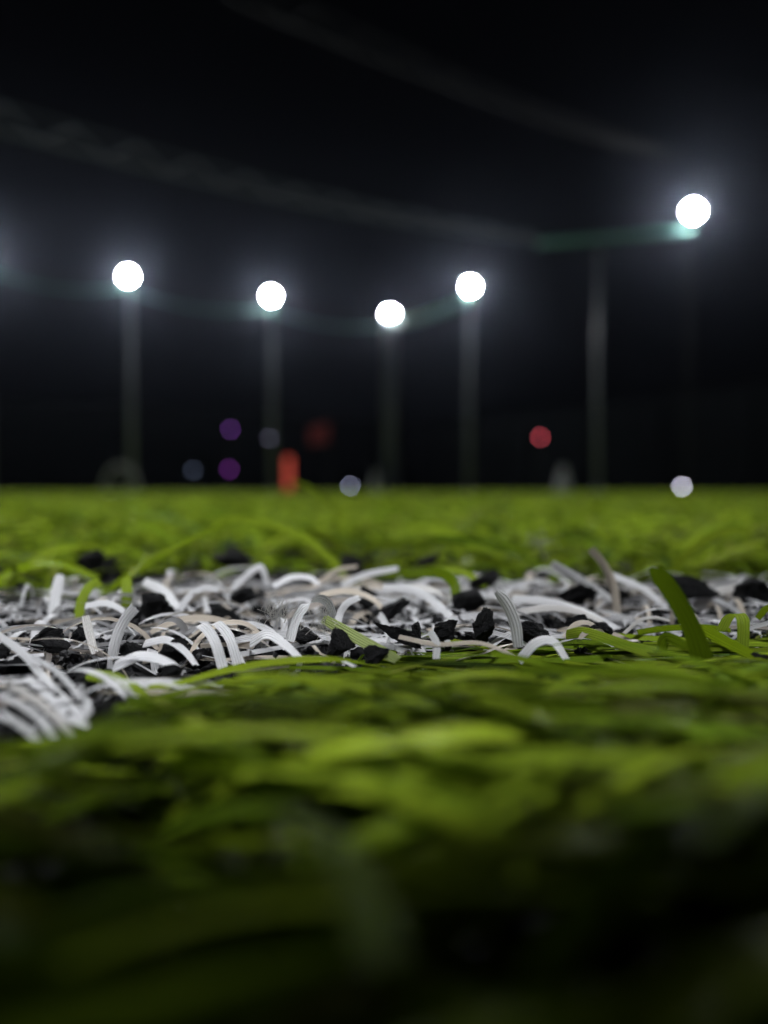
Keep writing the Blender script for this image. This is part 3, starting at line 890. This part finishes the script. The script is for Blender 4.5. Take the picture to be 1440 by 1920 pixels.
# ------------------------------------------------------------------ small coloured lights and odds at the far side
def spot_lamp(px, py, d, col, strength, label, r=0.05):
    p = at(px, py, d)
    root = empty('signal_lamp', tuple(p))
    tag(root, label, 'lamp', 'small lights at the far side')
    m4 = Matrix.Rotation(R(90), 4, 'X')
    b = bmesh.new(); add_lathe(b, [(r * 0.9, -0.14), (r * 1.25, -0.12), (r * 1.25, -0.01), (r * 1.05, 0.0)], 18, m4); obj('housing', b, M_DARKSTEEL, root)
    b = bmesh.new(); add_lathe(b, [(r, 0.002), (r, 0.012), (r * 0.7, 0.03), (r * 0.2, 0.04)], 18, m4); obj('lens', b, emitter('lit_lens', col, strength), root)
    b = bmesh.new(); add_tube(b, [(0, 0.1, -0.02), (0, 0.1, -max(p.z, 0.02))], 0.02, 8); obj('stem', b, M_DARKSTEEL, root)


spot_lamp(432, 805, 29, (0.55, 0.14, 1.0), 3.4, 'purple light, upper of the two purple ones')
spot_lamp(430, 880, 29, (0.50, 0.06, 0.75), 2.8, 'purple light, lower of the two purple ones', 0.06)
spot_lamp(362, 882, 28.5, (0.35, 0.45, 0.75), 1.9, 'dim bluish light left of the lower purple one')
spot_lamp(505, 822, 29.5, (0.40, 0.38, 0.62), 2.5, 'dim grey violet light at the pole of the second floodlight')
spot_lamp(1013, 820, 25, (1.0, 0.12, 0.17), 9, 'round red light left of the net post', 0.045)
spot_lamp(1278, 912, 9.0, (0.86, 0.85, 1.0), 34, 'small bright white glint low on the turf at right, built as a lamp', 0.012)  # glint on the turf, stood in for by a tiny glowing lens
spot_lamp(657, 911, 4.5, (0.62, 0.66, 0.95), 13, 'small dim white glint low on the turf near centre, built as a lamp', 0.006)  # another glint, given its brightness by a small emitter

p = at(541, 884, 28)
root = empty('red_panel', (p.x, p.y, 0))
tag(root, 'upright glowing red orange panel standing at the far edge of turf', 'light panel')
hh = at(541, 858, 28).z
b = bmesh.new(); add_box(b, (0, 0.03, hh / 2 + 0.05), (0.26, 0.10, hh), None, 0.02); obj('frame', b, M_DARKSTEEL, root)
b = bmesh.new(); add_box(b, (0, -0.035, hh / 2 + 0.05), (0.21, 0.02, hh - 0.08), None, 0.008); obj('lit_face', b, emitter('lit_red_face', (1.0, 0.04, 0.022), 0.52), root)
for s_ in (-1, 1):
    b = bmesh.new(); add_box(b, (s_ * 0.09, 0.03, 0.024), (0.06, 0.34, 0.048), None, 0.008); obj('foot', b, M_DARKSTEEL, root)

# hanging red flag
p = at(600, 822, 29)
root = empty('flag', (p.x + 0.35, p.y, 0))
tag(root, 'dim red flag hanging from a thin pole near the red panel', 'flag')
b = bmesh.new(); add_tube(b, [(0, 0, 0), (0, 0, p.z + 0.7)], 0.02, 8); obj('pole', b, M_DARKSTEEL, root)
b = bmesh.new()
rows = []
for i in range(13):
    f = i / 12
    rows.append([bm_v for bm_v in [b.verts.new((-0.02 - f * 0.75, 0.06 * math.sin(f * 9), p.z + 0.6 - f * 0.2 - k / 6 * (0.75 - 0.1 * f))) for k in range(7)]])
for A, B_ in zip(rows, rows[1:]):
    for k in range(6): b.faces.new((A[k], A[k + 1], B_[k + 1], B_[k]))
bmesh.ops.solidify(b, geom=b.faces[:], thickness=0.004)
obj('cloth', b, plain('red_cloth', (0.16, 0.018, 0.024), 0.8), root, True)

# small arched goal at left
p = at(226, 884, 27.5)
root = empty('mini_goal', (p.x, p.y, 0))
tag(root, 'small pale arched goal on the far turf below the leftmost pole', 'goal')
M_PALE = plain('pale_paint', (0.10, 0.11, 0.115), 0.5)
arc = [(0.62 * math.cos(t), 0, 0.0 + 0.95 * math.sin(t)) for t in np.linspace(0, math.pi, 18)]
b = bmesh.new(); add_tube(b, arc, 0.05, 10); obj('hoop', b, M_PALE, root, True)
b = bmesh.new()
for t in (0.25, 0.5, 0.75):
    k = math.pi * t
    add_tube(b, [(0.62 * math.cos(k), 0.02, 0.95 * math.sin(k)), (0.50 * math.cos(k), 0.45, 0.42 * math.sin(k)), (0.42 * math.cos(k), 0.6, 0.03)], 0.02, 6)
obj('net_stays', b, M_PALE, root)
b = bmesh.new(); add_tube(b, [(-0.62, 0, 0.03), (-0.45, 0.62, 0.03), (0.45, 0.62, 0.03), (0.62, 0, 0.03)], 0.03, 8); obj('ground_bar', b, M_PALE, root)


def cone(px, d, r, h, label):
    p = at(px, 900, d)
    root = empty('marker_cone', (p.x, p.y, 0))
    tag(root, label, 'cone', 'pale marker cones')
    b = bmesh.new(); add_lathe(b, [(r, 0.03), (r * 0.95, 0.06), (r * 0.35, h * 0.9), (r * 0.3, h), (r * 0.15, h)], 20); obj('body', b, M_PALE, root)
    b = bmesh.new(); add_box(b, (0, 0, 0.014), (2.4 * r, 2.4 * r, 0.028), None, 0.01); obj('base', b, M_DARKSTEEL, root)


cone(1056, 24.0, 0.28, 0.80, 'pale marker cone left of the net post')
cone(704, 30.0, 0.20, 0.80, 'pale marker cone left of the corner pole')

# ------------------------------------------------------------------ unseen phone behind the lens, added to shade the near foreground
root = empty('smartphone', (0.0, -0.0062, 0.0))
tag(root, 'black smartphone added unseen behind the lens to shade the near turf', 'smartphone')
M_PHONE = plain('black_phone_shell', (0.012, 0.012, 0.013), 0.35)
b = bmesh.new(); add_box(b, (0, 0, 0.0815), (0.074, 0.008, 0.155), None, 0.0025); obj('body', b, M_PHONE, root)
b = bmesh.new(); add_box(b, (0, -0.0043, 0.0815), (0.070, 0.0008, 0.148), None, 0.0003); obj('screen', b, plain('dark_glass', (0.01, 0.01, 0.012), 0.08), root)
m4 = Matrix.Translation((0.0, 0.004, CAM_H)) @ Matrix.Rotation(R(-90), 4, 'X')
b = bmesh.new(); add_lathe(b, [(0.0062, 0.0), (0.0062, 0.0004), (0.0056, 0.0006), (0.0045, 0.0006)], 28, m4); obj('lens_ring', b, M_PHONE, root)

# ------------------------------------------------------------------ thin haze added for the glow round the lamps
b = bmesh.new()
add_box(b, (0, 40, 19), (130, 130, 40))
m = bpy.data.materials.new('glow_haze'); m.use_nodes = True
nt = m.node_tree
nt.nodes.remove(nt.nodes['Principled BSDF'])
pv = nt.nodes.new('ShaderNodeVolumePrincipled')
pv.inputs['Color'].default_value = (0.66, 0.75, 1.0, 1)
pv.inputs['Density'].default_value = 0.00027
pv.inputs['Anisotropy'].default_value = 0.92
nt.links.new(pv.outputs[0], nt.nodes['Material Output'].inputs['Volume'])
hz = obj('haze', b, m)
tag(hz, 'thin haze added to glow around the floodlights', 'haze', kind='stuff')
